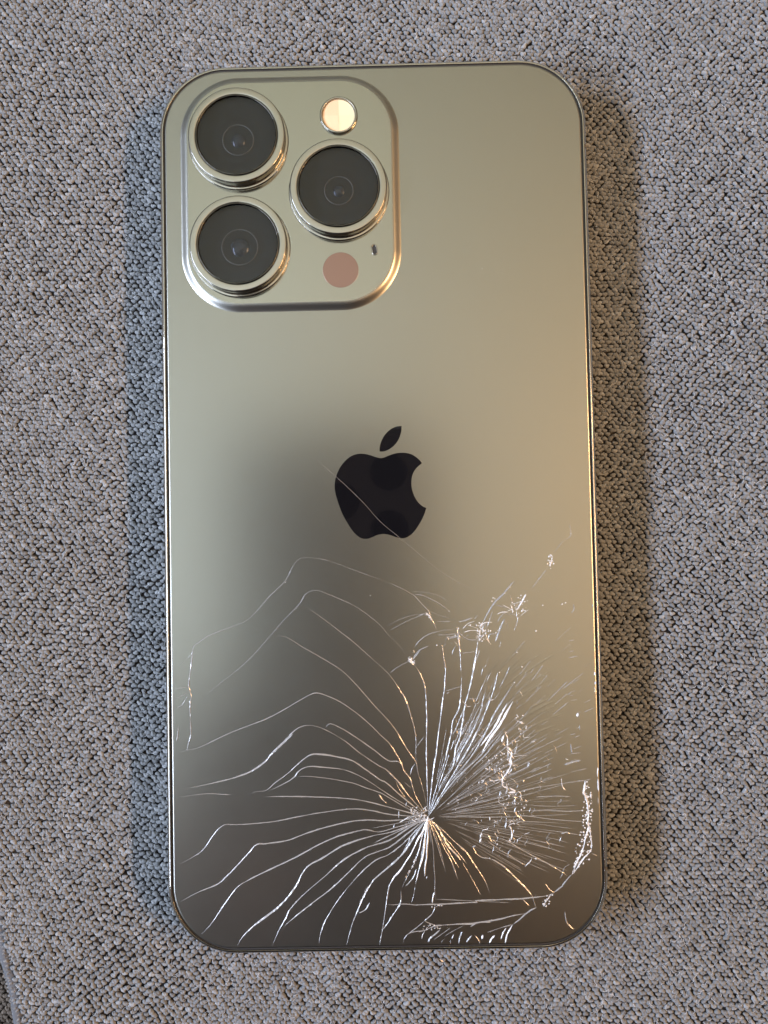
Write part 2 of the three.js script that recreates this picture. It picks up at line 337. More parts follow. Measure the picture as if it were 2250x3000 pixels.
// ---- camera plateau
const PH = 0.72;                                          // height of the plateau over the glass
const mmAt = (px, py, h) => { const p = onPlane(px, py, (TOP + h) * MM); return [p.x / MM, p.z / MM]; };
{
  const [x0, z0] = mmAt(545, 246, PH), [x1, z1] = mmAt(1157, 880, PH);
  const cx = (x0 + x1) / 2, cz = (z0 + z1) / 2, hw = (x1 - x0) / 2, hh = (z1 - z0) / 2;
  const prof = [];
  for (let k = 0; k <= 16; k++) { const t = k / 16, s = t * t * (3 - 2 * t); prof.push([1.35 * (1 - t), -0.03 + (PH + 0.03) * (0.25 * t + 0.75 * s) * (t < 1 ? 1 : 1)]); }
  prof.push([-0.12, PH + 0.015], [-0.3, PH + 0.02]);
  const rings = prof.map(([o, y]) => outline(hw + o, hh + o, 8.6 + o).map(([x, z]) => [cx + x, TOP + y, cz + z]));
  const pl = mesh('camera_plateau', skin(rings.slice(0, 18)), M.skirt, phone);
  const top = rings[18];
  mesh('plateau_glass', skin([rings[17], top, outline(hw - 1, hh - 1, 7.6).map(([x, z]) => [cx + x, TOP + PH + 0.02, cz + z])], false, true, cx, cz), M.plateau, pl);
  const PT = TOP + PH + 0.02;
  // lidar window, microphone, flash
  const [lx, lz] = mmAt(998, 791, PH);
  mesh('lidar_window', lathe([[0, 0.03], [2.9, 0.03], [2.95, 0]]), M.lidar, pl).position.set(lx * MM, PT * MM, lz * MM);
  const [mx, mz] = mmAt(1097, 732, PH);
  const mic = new THREE.Group(); mic.name = 'microphone'; pl.add(mic); mic.position.set(mx * MM, PT * MM, mz * MM); mic.rotation.y = 0.12;
  mesh('microphone_rim', skin([[0.02, 0.5], [0.10, 0.42], [0.10, 0.34], [-0.0, 0.28]].map(([y, o]) => outline(o, o + 0.42, o * 0.98, 8).map(([x, z]) => [x, y, z]))), M.lensSteel, mic);
  mesh('microphone_hole', skin([outline(0.3, 0.72, 0.29, 8).map(([x, z]) => [x, 0.012, z])], false, true), M.gasket, mic);

  const flash = new THREE.Group(); flash.name = 'flash'; phone.add(flash);
  const [fx, fz] = mmAt(992, 336, PH + 0.5);
  flash.position.set(fx * MM, PT * MM, fz * MM);
  mesh('flash_ring', lathe([[3.15, 0], [3.12, 0.42], [3.0, 0.55], [2.82, 0.55], [2.74, 0.45], [2.72, 0.1]]), M.lensSteel, flash);
  for (let q = 0; q < 4; q++) {
    const g = new THREE.CylinderGeometry(2.66 * MM, 2.66 * MM, 0.22 * MM, 16, 1, false, q * Math.PI / 2, Math.PI / 2);
    mesh('flash_led', g, M.led[q], flash).position.y = (0.14 + 0.012 * q) * MM;
  }
  mesh('flash_cover', lathe([[0, 0.46], [2.72, 0.44]]), new THREE.MeshPhysicalMaterial({ color: rgb(1, 1, 1), transmission: 1, thickness: 0, roughness: 0.08, ior: 1.5 }), flash);

  // three lenses
  const lens = (px, py, kind) => {
    const g = new THREE.Group(); g.name = 'camera_lens'; phone.add(g);
    const [x, z] = mmAt(px, py, PH + 2.0);
    g.position.set(x * MM, PT * MM, z * MM);
    mesh('lens_foot', lathe([[8.35, 0], [8.32, 0.22], [8.2, 0.3], [7.9, 0.32]]), M.lensSteel, g);
    mesh('lens_ring', lathe([[7.98, 0.02], [7.98, 1.8], [7.93, 1.94], [7.84, 2.03], [7.7, 2.07], [7.0, 2.09], [6.82, 2.05], [6.70, 1.95], [6.66, 1.75], [6.64, 0.5]]), M.lensSteel, g);
    mesh('lens_cover', lathe([[0, 1.95], [5.6, 1.95], [6.3, 1.93], [6.66, 1.85]]), M.pane, g);
    mesh('lens_bezel', lathe([[6.38, 1.93], [6.42, 2.06], [6.5, 2.15], [6.6, 2.18], [6.7, 2.15], [6.77, 2.06], [6.79, 1.9]]), M.bezel, g);
    mesh('lens_barrel', lathe([[6.64, 1.2], [6.2, 1.0], [5.6, 0.95], [5.0, 0.6], [4.2, 0.5], [3.6, 0.25], [0, 0.2]]), M.barrel, g);
    const r = [1.2, 1.6, 1.0][kind], prof = [];
    for (let k = 0; k <= 14; k++) { const a = 0.75 * k / 14; prof.push([r * Math.sin(a) / Math.sin(0.75), 0.215 + r * 0.34 * (Math.cos(a) - Math.cos(0.75)) / (1 - Math.cos(0.75))]); }
    mesh('lens_element', lathe(prof, 48), M.element, g);
    for (const [q, h] of [[r + 1.3, 0.42]]) mesh('lens_baffle', lathe([[q + 0.16, h - 0.12], [q + 0.1, h], [q, h], [q - 0.05, h - 0.12]], 72), M.baffle, g);
  };
  lens(692, 395, 0); lens(697, 713, 1); lens(991, 545, 2);
}

// ---- the emblem: a bitten fruit with a leaf, in polished black
{
  const Z = (list) => list.map(([x, y]) => { const p = onPlane(850 + x / 2.765, 1150 + y / 2.765, TOP * MM); return [p.x / MM, p.z / MM]; });
  const smooth = (runs) => {
    const s = new THREE.Shape(); let first = true;
    for (const run of runs) {
      const c = new THREE.CatmullRomCurve3(Z(run).map(([x, z]) => new THREE.Vector3(x * MM, -z * MM, 0)), false, 'centripetal');
      for (const p of c.getPoints(run.length * 7)) { first ? s.moveTo(p.x, p.y) : s.lineTo(p.x, p.y); first = false; }
    }
    return s;
  };
  const plate = (runs) => { const g = new THREE.ExtrudeGeometry(smooth(runs), { depth: 0.05 * MM, bevelEnabled: false }); g.rotateX(-Math.PI / 2); g.translate(0, (TOP - 0.03) * MM, 0); return g; };
  const body = mesh('emblem', plate([
    [[1068, 572], [1035, 535], [985, 502], [925, 488], [860, 492], [800, 510], [765, 525], [735, 531], [700, 525], [650, 508], [600, 497], [545, 498], [490, 518], [440, 560], [400, 615], [372, 680], [361, 745], [365, 805], [385, 880], [420, 975], [460, 1050], [510, 1125], [555, 1168], [592, 1184], [630, 1184], [665, 1172], [710, 1153], [760, 1146], [810, 1155], [860, 1172], [900, 1180], [930, 1178], [965, 1162], [1005, 1125], [1050, 1060], [1085, 990], [1103, 936]],
    [[1102, 935], [1068, 918], [1030, 880], [996, 815], [982, 742], [990, 670], [1020, 615], [1067, 573]],
  ]), M.emblem, phone);
  mesh('emblem_leaf', plate([
    [[901, 270], [860, 276], [812, 300], [766, 345], [737, 400], [725, 450], [726, 478]],
    [[727, 478], [762, 476], [810, 455], [855, 415], [885, 365], [901, 310], [902, 271]],
  ]), M.emblem, body);
}

// ---------------------------------------------------------------- cracks in the glass
// views of the photograph that the traces below were read from: [x, y, scale]
const VIEW = { k4: [440, 1550, 2.37], k5: [1100, 1500, 2.212], k6: [440, 2150, 2.37], k7: [1100, 2150, 2.212], a: [1150, 2200, 3.687], b: [1300, 1800, 3.687], c: [1450, 2250, 4.74], d: [1000, 2500, 4.1475], e: [1350, 2550, 3.687], f: [1100, 1700, 4.74], z: [850, 1150, 2.765] };
const PX = (v, x, y) => [VIEW[v][0] + x / VIEW[v][2], VIEW[v][1] + y / VIEW[v][2]];
const HUB = [1254, 2394];
// "k4 170,970 285,870 k5 ..." -> points in pixels; "*" is the point of impact
function trace(text) {
  let v = 'k4'; const out = [];
  for (const t of text.split(/\s+/)) {
    if (t === '*') out.push(HUB);
    else if (VIEW[t]) v = t;
    else if (t) { const [x, y] = t.split(',').map(Number); out.push(PX(v, x, y)); }
  }
  return out;
}
// a raised, uneven fracture edge: a thin ridge along the traced line
function ridge(points, width, { wob = 0.55, rise = 0.85, endTaper = 0.12, startTaper = 0.12, rough = 0.25, facet = 0.3, lift = 0 } = {}) {
  const p3 = points.map(([x, y]) => { const p = onPlane(x, y, TOP * MM); return new THREE.Vector3(p.x, 0, p.z); });
  const curve = new THREE.CatmullRomCurve3(p3, false, 'centripetal'), len = curve.getLength();
  const n = Math.max(3, Math.min(220, Math.round(len / (0.35 * MM)))), q = curve.getSpacedPoints(n);
  const w0 = width / 17.5 * MM, off = rnd() * 100, pos = [], idx = [], CS = 4;
  let jag = 0;
  for (let i = 0; i <= n; i++) {
    const t = i / n, a = q[Math.max(0, i - 1)], b = q[Math.min(n, i + 1)], dx = b.x - a.x, dz = b.z - a.z, l = Math.hypot(dx, dz) || 1;
    const nx = -dz / l, nz = dx / l, mm = t * len / MM;
    jag = jag * 0.6 + span(-1, 1) * rough * w0;
    const taper = Math.min(1, (t + 0.004) / startTaper, (1.004 - t) / endTaper);
    const slow = noise2(off + mm * 0.16, off) - 0.5, mid = noise2(off + mm * 0.7, off + 3) - 0.5, quick = noise2(off + mm * 2.6, 7) - 0.5;
    const w = 0.5 * w0 * Math.max(0.12, taper) * Math.max(0.22, 1 + wob * (2.2 * slow + 1.5 * mid + 0.9 * quick));
    const lean = Math.max(-1, Math.min(1, -nz * 3 + 0.25)), peak = -0.72 * lean;      // the long face falls away towards the far side
    const h = w * rise * (1 + facet * span(-1, 1));
    for (const [u, y] of [[-1, 0], [peak, h], [peak * 0.2 + 0.35 * lean, h * 0.55], [1, 0]].map(([u, y], k) => (k === 2 && lean < 0 ? [peak * 0.2 + 0.35 * lean, y] : [u, y])).sort((A, B) => A[0] - B[0]))
      pos.push(q[i].x + nx * (u * w + jag * 0.4), (TOP - 0.004 + lift) * MM + y, q[i].z + nz * (u * w + jag * 0.4));
  }
  for (let i = 0; i < n; i++) for (let k = 0; k + 1 < CS; k++) { const a = i * CS + k; idx.push(a, a + 1, a + CS, a + 1, a + CS + 1, a + CS); }
  const g = new THREE.BufferGeometry();
  g.setAttribute('position', new THREE.Float32BufferAttribute(pos, 3)); g.setIndex(idx);
  const flat = g.toNonIndexed(); flat.computeVertexNormals();
  return flat;
}
const CRACKS = [
  // [width in photo pixels, trace]
  // long arcs on the left
  [1.4, 'k4 170,970 285,870 302,815 340,785 400,745 520,695 660,640 720,590 830,465 940,355 990,260 1030,210 1080,197 1150,203 1220,215 1310,245 1430,290 1570,340 1659,370'],
  [1.8, 'f 190,28 300,85 400,130 470,172 545,220 620,300 700,385 740,430 775,520 815,600 848,690'],
  [2.8, 'f 905,850 930,930 950,1080 975,1230 965,1370 960,1500 935,1659 k5 425,1310 410,1420 395,1560 378,1659 *'],
  [1.2, 'k4 300,1220 400,1140 500,1060 620,965 720,870 830,745 930,630 1040,515 1080,450 1150,425 1230,450 1430,540 1530,610 1600,670 1659,740 k5 150,860 230,965'],
  [2.6, 'k5 230,965 280,1030 315,1110 328,1200 333,1350 330,1500 333,1659 *'],
  [1.5, 'k4 1050,520 1170,600 1290,690 1400,775 1530,890 1659,1010 k5 150,1140 190,1210 220,1290 245,1370 262,1470 263,1600 275,1659'],
  [3.6, 'k5 165,1160 195,1215 222,1290 243,1365'],
  [1.5, 'k4 850,740 940,750 1060,820 1200,900 1340,990 1430,1080 1500,1160 1580,1250 1659,1335 k5 150,1440 200,1530 262,1620 k7 275,250 300,330 325,430 *'],
  [3.4, 'k5 140,1425 200,1530 258,1612'],
  [2.0, 'k4 170,1560 260,1535 330,1520 480,1450 580,1405 800,1320 900,1270 1020,1200 1110,1150 1150,1137 1220,1155 1310,1195 1430,1275 1530,1360 1600,1430 1659,1485 k5 130,1560 165,1620 k7 185,240 225,290 240,340 270,420 *'],
  [2.8, 'k6 200,385 300,370 420,345 560,310 690,265 790,200 860,120 990,0 k4 840,1570 950,1450 1030,1380 1090,1363 1160,1372 1250,1410 1350,1470 1450,1550 1600,1650 k7 60,225 125,285 165,330 200,380 250,440 *'],
  [2.2, 'k4 1210,1385 1245,1352 1330,1385 1450,1460 1550,1530 1659,1610 k7 150,180 190,235'],
  [2.8, 'k6 690,430 720,405 805,392 860,345 960,270 1060,180 1120,143 1200,143 1300,160 1400,185 1500,250 1600,320 k7 60,310 130,370 200,430 *'],
  [2.4, 'k6 820,395 880,370 1000,300 1030,260 1090,228 1200,232 1350,250 1450,290 1580,370 k7 88,395 160,440 *'],
  [1.8, 'k6 1000,300 1080,295 1200,305 1400,340 1500,375 1600,410 k7 100,420 220,490 *'],
  [1.2, 'k6 200,440 300,425 400,415 580,425'],
  [2.4, 'k6 790,437 1000,435 1200,440 1400,452 1550,480 k7 88,475 180,500 *'],
  [2.6, 'k6 195,910 270,870 350,820 390,775 430,715 470,665 520,630 570,630 700,625 880,605 1000,580 1200,545 1420,520 1550,535 k7 88,521 *'],
  [2.8, 'k6 200,1170 320,1105 480,1035 530,990 600,920 680,830 740,768 800,762 950,740 1100,685 1250,640 1400,608 1500,598 k7 88,562 *'],
  [3.0, 'k6 360,1385 420,1325 490,1220 560,1120 610,1060 680,1015 800,955 950,885 1060,830 1150,780 1280,720 1380,690 1500,665 k7 20,635 120,610 220,580 *'],
  [3.2, 'k6 605,1470 640,1410 700,1350 780,1285 880,1210 950,1140 1010,1060 1050,980 1100,915 1200,860 1330,780 1450,735 1580,700 k7 88,640 200,600 *'],
  [2.8, 'k6 850,1470 890,1370 940,1280 970,1220 1050,1130 1200,1000 1350,870 1500,790 k7 88,690 200,620 *'],
  [2.8, 'k6 910,1355 970,1300 1100,1195 1250,1080 1380,960 1500,850 k7 88,735 200,650 *'],
  [3.2, 'k6 1168,1470 1180,1400 1210,1310 1280,1190 1370,1070 1450,980 1560,880 k7 88,780 200,690 *'],
  [3.2, 'd 65,1120 100,970 150,810 215,660 270,530 350,390 390,330 510,220 640,110 750,0 a 230,940 *'],
  [5.0, 'd 215,650 262,535 330,410 372,360'],
  [2.6, 'd 210,725 260,705 310,665 340,600'],
  [2.2, 'd 465,1115 490,980 515,830 545,620 560,520 590,380 640,290'],
  [4.6, 'd 590,385 640,290 720,200 790,90 850,0 a 270,960 330,860 *'],
  [3.6, 'd 500,930 560,850 640,730 710,620 725,560 725,450'],
  [5.0, 'd 740,440 750,390 800,290 870,150 930,0 a 330,880 *'],
  [2.6, 'd 780,400 830,350 880,280 910,190'],
  [2.0, 'd 855,600 880,500 895,400'],
  [4.8, 'd 895,410 930,250 970,100 1000,0 a 350,940 *'],
  [4.4, 'd 1015,280 1020,150 1035,60 a 370,1080 382,940 *'],
  [3.4, 'd 1030,310 1045,275'],
  [1.6, 'd 1150,600 1135,440 1140,330 1130,200 1125,80 a 440,1050 *'],
  [4.0, 'd 1105,605 1115,520 1130,470'],
  [1.4, 'a 1300,1640 460,1600'],
  // lower right fan
  [1.5, '* a 460,900 520,1080 580,1340'],
  [2.0, '* a 480,880 560,1050 640,1200 710,1400'],
  [3.8, '* a 500,840 590,1010 680,1110 740,1180'],
  [1.9, 'a 740,1180 830,1330 960,1570'],
  [2.2, '* a 550,860 650,960 790,1080 850,1170 930,1290 1000,1400 1050,1540'],
  [2.6, 'a 870,1040 910,1110 970,1150 1050,1160'],
  [3.8, 'a 1050,1160 1150,1210 1260,1300 1350,1390 1430,1470 1500,1550 1525,1610'],
  [2.8, 'a 1000,950 1120,1040 1250,1120 1360,1190 1440,1235'],
  [2.6, 'a 1130,920 1270,990 c 380,1140 560,1235 700,1310 860,1400 1010,1500'],
  [1.4, 'c 250,990 400,1010 600,1060 800,1130 1000,1190'],
  [1.3, 'c 230,905 400,910 600,940 850,990 1050,1050'],
  [1.3, 'c 250,810 420,820 700,860 1000,900 1230,940'],
  [1.3, 'c 120,760 300,770 600,780 900,820 1150,850'],
  [1.6, 'c 300,655 450,665 700,700 1000,730 1270,745'],
  [1.6, 'c 490,600 700,590 1000,600 1250,590'],
  [1.2, 'c 470,520 800,530 1150,520'],
  [1.2, 'c 460,470 700,465 1080,455'],
  [1.8, 'c 550,405 700,395 880,390 1060,400'],
  [1.2, 'c 340,310 600,270 900,220 1180,180'],
  [2.2, 'c 400,155 520,115 680,55 800,10'],
  [2.4, 'c 600,205 720,150 830,120'],
  [1.8, 'c 1010,70 1130,40 1280,5'],
  // broken strip along the right edge
  [7.0, 'c 1255,170 1245,260 1235,340 1270,420 1290,500 1295,590 1300,650 1290,720 1310,800'],
  [6.5, 'c 1310,800 1285,880 1258,970 1240,1060 1195,1190 1140,1290 1095,1410 1075,1470'],
  [5.0, 'c 1312,800 1330,940 1342,1060 1330,1150 1240,1240 1180,1330 1110,1430'],
  [2.2, 'c 1340,1185 1390,1205 1430,1230'],
  [2.2, 'c 1130,185 1190,178 1250,175'],
  [2.2, 'c 1250,175 1340,150'],
  [2.6, 'c 1075,1470 1000,1550 930,1640 e 1100,165 1010,238'],
  [5.0, 'e 1010,236 950,290 925,330 885,378'],
  // line and fringe along the bottom
  [3.2, 'e 1010,240 930,270 800,290 650,305 400,315 150,330 d 1659,590 1500,600 1250,615 1100,620 900,625 760,615 640,625 555,618'],
  [3.2, 'e 820,400 770,420 700,470 620,540 570,580'],
  [3.0, 'e 700,465 560,490 400,530 200,560 d 1600,852 1400,860 1200,875 1130,885 1000,940 900,950 820,975 770,1030 745,1100'],
  [2.0, 'd 1010,820 930,890 820,970'],
  [3.0, 'd 1140,660 1100,740 1010,820'],
  [1.8, 'd 1010,820 1070,850 1130,870'],
  [4.4, 'd 1018,935 985,990 975,1040'],
  [3.2, 'd 1200,930 1130,990 1080,1030 1055,1085'],
  [3.0, 'd 1270,1035 1225,1060 1213,1090'],
  [4.0, 'd 1365,985 1345,1040'],
  [3.6, 'd 1468,950 1440,1020 1425,1100'],
  [3.0, 'd 1330,1050 1326,1100'],
  [3.4, 'd 1590,1000 1540,1050 1522,1085'],
  [2.6, 'e 120,700 60,770'], [2.2, 'e 150,700 200,760 205,795'], [4.6, 'e 238,695 225,742'],
  [4.2, 'e 370,700 330,740 308,785'], [4.0, 'e 562,582 500,690 478,785'], [4.0, 'e 492,620 450,690 432,745'],
  [2.4, 'e 280,670 430,620 560,582'], [2.2, 'e 100,610 180,565 330,560'], [1.6, 'd 1120,1050 1250,960 1330,900'], [1.6, 'd 1250,1010 1380,930 1480,880'],
  [3.2, 'e 1125,435 1135,520 1150,570 1185,605 1222,637'],
  [3.0, 'e 668,312 750,390'], [2.8, 'e 915,145 960,205 1010,240'], [1.8, 'e 805,228 808,290'], [2.4, 'e 770,270 795,345 812,398'],
  // upper right
  [3.0, 'k5 905,440 870,480 830,530 770,590 720,670 690,730'],
  [5.0, 'k5 872,482 835,525 800,560'],
  [6.0, 'k5 692,720 680,760 666,815'],
  [2.8, 'k5 667,810 655,900 640,1000 620,1100 595,1200 560,1310 500,1450'],
  [3.0, 'b 140,140 165,300 180,420 188,620'],
  [3.2, 'b 195,650 182,900 160,1030 100,1150 80,1290 50,1420 20,1560 a 470,400 *'],
  [2.8, 'b 255,860 230,980 205,1150 170,1340 130,1450 95,1659 a 560,300 *'],
  [3.4, 'b 472,730 430,900 400,1040 350,1180 300,1290 200,1460 120,1640'],
  [2.8, 'b 590,580 560,740 520,880 460,1030 400,1180 330,1330 230,1520 150,1650 *'],
  [3.0, 'b 715,560 660,680 600,800'],
  [3.2, 'b 765,730 680,860 610,970 540,1090 470,1240 400,1370 300,1530 a 560,420 *'],
  [4.2, 'b 690,950 620,1080 560,1200 470,1330 400,1420'],
  [4.2, 'b 750,930 680,1060 600,1200 520,1310 410,1500'],
  [3.0, 'b 690,1190 600,1290 500,1400 400,1520 a 640,350 *'],
  [2.4, 'b 650,1260 540,1400 440,1530 300,1659'],
  [2.4, 'b 425,575 403,660'], [2.2, 'b 620,280 600,360'], [2.6, 'b 660,40 610,140 555,300'],
  [1.8, 'k5 560,915 610,910 652,905'], [2.6, 'k5 540,780 600,825 662,830'], [2.8, 'k5 775,600 850,620 920,632'],
  [5.0, 'k5 975,530 950,580 918,632'], [4.0, 'k5 915,640 915,690'], [6.0, 'k5 1148,285 1130,355'], [3.6, 'k5 1070,420 1052,442'], [1.2, 'k5 1110,370 1010,500'],
  [1.5, 'k5 1150,270 1220,185 1265,155 1258,70'], [2.8, 'k5 840,685 805,770 778,840'], [2.6, 'k5 730,825 740,795 785,790'],
  [2.6, 'k5 535,740 540,800 545,860'], [2.0, 'k5 480,1170 460,1175'], [1.6, 'k5 455,1160 555,1130'], [2.2, 'k5 1282,595 1287,630 1265,660'],
  [1.4, 'f 190,700 300,640 450,560 600,500 700,460'], [1.2, 'f 150,650 300,560 500,490 650,470'], [6.5, 'f 690,450 750,490 785,560'], [3.0, 'f 600,490 690,455'],
  [1.8, 'f 540,930 620,830 740,750 850,715 1000,690 1130,690'], [2.4, 'f 1040,790 1150,770'], [1.5, 'f 860,760 1000,755 1130,740'],
  [1.6, 'f 530,200 640,205 750,250 900,330 1020,420'], [1.0, 'f 500,155 700,170 870,210 1000,290'], [1.4, 'f 740,425 900,490 1040,530'], [2.6, 'f 1150,580 1240,560 1350,520'], [1.3, 'f 850,570 1050,570'],
  [8.0, 'f 478,1080 492,1130 540,1175'], [2.0, 'f 520,1080 600,980 740,910'], [1.2, 'f 200,1290 300,1210 470,1120'], [2.6, 'f 525,960 545,1010'], [2.6, 'f 620,970 560,1050 520,1100'],
  [0.75, 'z 100,470 240,570 370,680 500,800 600,900 730,1045 880,1170 1000,1270 1170,1410 1350,1530 1550,1625'],
  // left edge
  [2.4, 'k4 300,830 285,940 272,1040 268,1090 285,1160 278,1220 280,1340 282,1430 262,1500 255,1540'],
  [3.6, 'k4 196,1370 190,1430 184,1472'], [1.3, 'k4 170,1180 260,1140'], [1.4, 'k4 165,1245 210,1230 265,1150'], [1.2, 'k4 170,1110 265,1095'], [4.6, 'k4 278,1190 278,1215'],
  // beside the point of impact
  [2.6, 'k7 20,390 45,425 75,450'], [2.0, 'k7 225,270 235,225 262,185'], [1.8, 'k7 125,285 150,350 200,420'], [2.6, 'a 20,290 100,390 170,480'], [1.6, 'a 120,330 200,400'],
  [2.2, 'a 70,640 65,730'], [2.6, 'a 20,790 10,840'], [2.0, 'a 190,920 175,985'], [3.0, 'a 150,740 240,700 360,700'], [5.0, 'a 180,770 230,740'], [4.0, 'a 260,690 370,700'],
  [2.0, 'k7 410,1455 440,1480'], [2.4, 'k7 262,90 320,10'],
  // right: short dashes
  [2.8, 'k5 1250,945 1280,940 1312,934'], [2.0, 'k5 1250,835 1292,828'], [1.8, 'k5 1255,905 1290,898'], [1.8, 'k5 1260,1165 1300,1158'], [2.0, 'k5 1260,1222 1310,1215'], [1.6, 'k5 1255,1190 1290,1185'],
  [3.2, 'k5 1266,1500 1276,1565'], [2.6, 'k5 1240,1582 1276,1566 1332,1560'], [3.4, 'k5 1225,1637 1280,1620 1332,1608'], [4.0, 'k5 1312,1300 1306,1328'], [3.0, 'k5 1322,1380 1325,1415'], [2.2, 'k5 1255,1445 1300,1435'],
  [4.0, 'k5 1424,1095 1424,1120'], [5.0, 'k5 1425,1140 1424,1185'], [4.0, 'k5 1422,1035 1421,1060'], [3.6, 'k5 1409,595 1409,618'], [4.0, 'k7 1440,215 1438,282'], [4.6, 'k7 1440,288 1445,372'], [4.0, 'k7 1443,408 1443,455'],
  [3.0, 'k7 1262,650 1245,637 1200,648'], [3.6, 'k7 1205,665 1192,697'], [2.6, 'k7 995,178 980,218'],
  // web of little cracks right of the point of impact
  [5.0, 'b 655,1260 690,1340 688,1440 735,1480 722,1560 715,1640'], [4.0, 'b 650,1300 625,1380'], [4.0, 'b 690,1430 740,1480'],
  [5.0, 'a 1285,60 1280,150 1240,230 1185,310 1200,385 1260,400'], [4.0, 'a 1260,400 1330,440 1250,450'], [3.0, 'a 1120,270 1185,335'], [3.0, 'a 1170,430 1150,495'],
  [2.6, 'a 1300,470 1330,510 1380,510'], [3.0, 'a 1430,520 1450,555'], [3.4, 'a 1495,610 1475,660'], [2.2, 'a 1340,600 1320,640 1345,690 1430,760'], [2.4, 'a 1380,690 1420,770'], [2.2, 'a 1420,775 1330,750 1230,745'],
  [3.0, 'a 1185,600 1200,650 1230,720 1220,840'], [4.0, 'a 1270,810 1290,890 1280,960'], [5.5, 'a 1250,960 1285,985'], [3.4, 'a 1225,770 1215,840'], [3.0, 'a 1100,790 1098,825'], [4.0, 'a 1050,710 1050,750'],
  [5.0, 'a 965,880 945,940'], [4.4, 'a 958,940 940,985'], [3.4, 'a 900,1020 860,1040'], [2.6, 'a 1025,900 1085,990'], [3.4, 'a 1130,850 1155,905'], [3.4, 'a 1125,1000 1130,1030'], [3.0, 'a 780,800 810,770'], [2.0, 'a 840,745 900,750 940,790'], [2.6, 'a 960,745 962,765'],
  [2.8, 'a 1250,550 1255,590'], [2.8, 'a 1300,540 1298,580'], [2.6, 'a 1150,640 1160,670'], [2.4, 'a 1400,600 1440,600 1425,630'], [2.4, 'a 1360,825 1355,850'], [2.4, 'a 1310,850 1305,885'],
  [3.0, 'a 1410,310 1418,345'], [2.4, 'a 1470,110 1480,130 1455,180'], [2.4, 'b 750,1330 785,1390'], [4.0, 'b 820,1160 865,1180'], [3.6, 'b 815,1310 840,1345'], [2.6, 'b 790,920 800,970'],
];
for (const [w, t] of CRACKS) mesh('crack', ridge(trace(t), w >= 5 ? w * 0.4 : w, w >= 5 ? { wob: 1.1, rough: 0.5 } : t[0] === 'z' ? { lift: 0.024, wob: 0.3 } : undefined), w >= 4 ? M.crushed : M.crack, backGlass);
// the dense bundle of straight fractures above right of the point of impact
const hubRay = (deg, r0, r1, bend = 0) => { const out = []; for (let k = 0; k <= 4; k++) { const r = r0 + (r1 - r0) * k / 4, a = THREE.MathUtils.degToRad(deg + bend * r / 400); out.push([HUB[0] + r * Math.cos(a), HUB[1] - r * Math.sin(a)]); } return out; };
const hair = [], glint = [];
for (let i = 0; i < 12; i++) hair.push(ridge(hubRay(span(42, 78), span(10, 120), span(170, 420), span(-4, 6)), span(0.7, 1.5)));
for (let i = 0; i < 26; i++) hair.push(ridge(hubRay(span(-18, 40), span(20, 90), span(150, 320), span(-3, 3)), span(0.5, 1.1)));
for (let i = 0; i < 10; i++) hair.push(ridge(hubRay(span(185, 330), span(0, 12), span(60, 190), span(-3, 3)), span(1.0, 2.0)));
for (let i = 0; i < 110; i++) {                             // hair cracks in the crushed field above right
  const d = span(20, 76), r = span(180, 640), x = HUB[0] + r * Math.cos(d * Math.PI / 180);
  if (x < 1680) hair.push(ridge(hubRay(d, r, Math.min(r + span(20, 90), 425 / Math.cos(d * Math.PI / 180)), span(-8, 2)), span(0.6, 1.8)));
}
for (let i = 0; i < 78; i++) {                              // faint radial cracks that run out to the right edge
  const d = -36 + 104 * (i + span(-0.4, 0.4)) / 78, c = Math.cos(d * Math.PI / 180), r = span(70, 190), e = Math.min(r + span(120, 330), 420 / c);
  hair.push(ridge(hubRay(d, r, e, d > 30 ? span(-7, -2) : span(-2, 2)), span(0.5, 1.15)));
}
for (let i = 0; i < 100; i++) {                             // short cross cracks that join the radial ones
  const d = span(-30, 70), r = rnd() < 0.7 ? span(150, 300) : span(300, 480), b = d + span(2, 7), o = [];
  for (let k = 0; k <= 3; k++) { const a = (d + (b - d) * k / 3) * Math.PI / 180, rr = r + span(-9, 9); o.push([HUB[0] + rr * Math.cos(a), HUB[1] - rr * Math.sin(a)]); }
  if (o.every((p) => p[0] < 1690)) (rnd() < 0.3 ? glint : hair).push(ridge(o, span(0.9, 2.3)));
}
for (const [x, y, n] of [[1330, 1870, 10], [1400, 1840, 16], [1500, 1790, 14], [1470, 2290, 18], [1490, 2200, 14], [1690, 2200, 10], [1215, 2390, 18]])
  for (let i = 0; i < n; i++) {                             // tiny branching cracks round the crushed spots
    const a = span(0, 6.283), l = span(10, 46), x0 = x + span(-26, 26), y0 = y + span(-26, 26);
    if (x0 + l < 1705) (rnd() < 0.35 ? glint : hair).push(ridge([[x0, y0], [x0 + 0.5 * l * Math.cos(a) + span(-4, 4), y0 + 0.5 * l * Math.sin(a) + span(-4, 4)], [x0 + l * Math.cos(a), y0 + l * Math.sin(a)]], span(0.8, 2.2)));
  }
mesh('hair_cracks', mergeGeometries(hair), M.crack, backGlass).userData.kind = 'stuff';
mesh('splinter_cracks', mergeGeometries(glint), M.crushed, backGlass).userData.kind = 'stuff';
// shallow ripples in the glass on the right: same glass, no white fracture
for (let i = 0; i < 46; i++) {
  const d = span(50, 84), r0 = span(330, 470), r1 = Math.min(r0 + span(90, 220), 420 / Math.cos(THREE.MathUtils.degToRad(Math.max(20, d - 24))));
  mesh('ripple', ridge(hubRay(d, r0, r1, span(-17, -13)), span(4, 8), { rise: 0.09, wob: 0.2, startTaper: 0.4, endTaper: 0.4, rough: 0.05, facet: 0 }), M.back, backGlass);
}
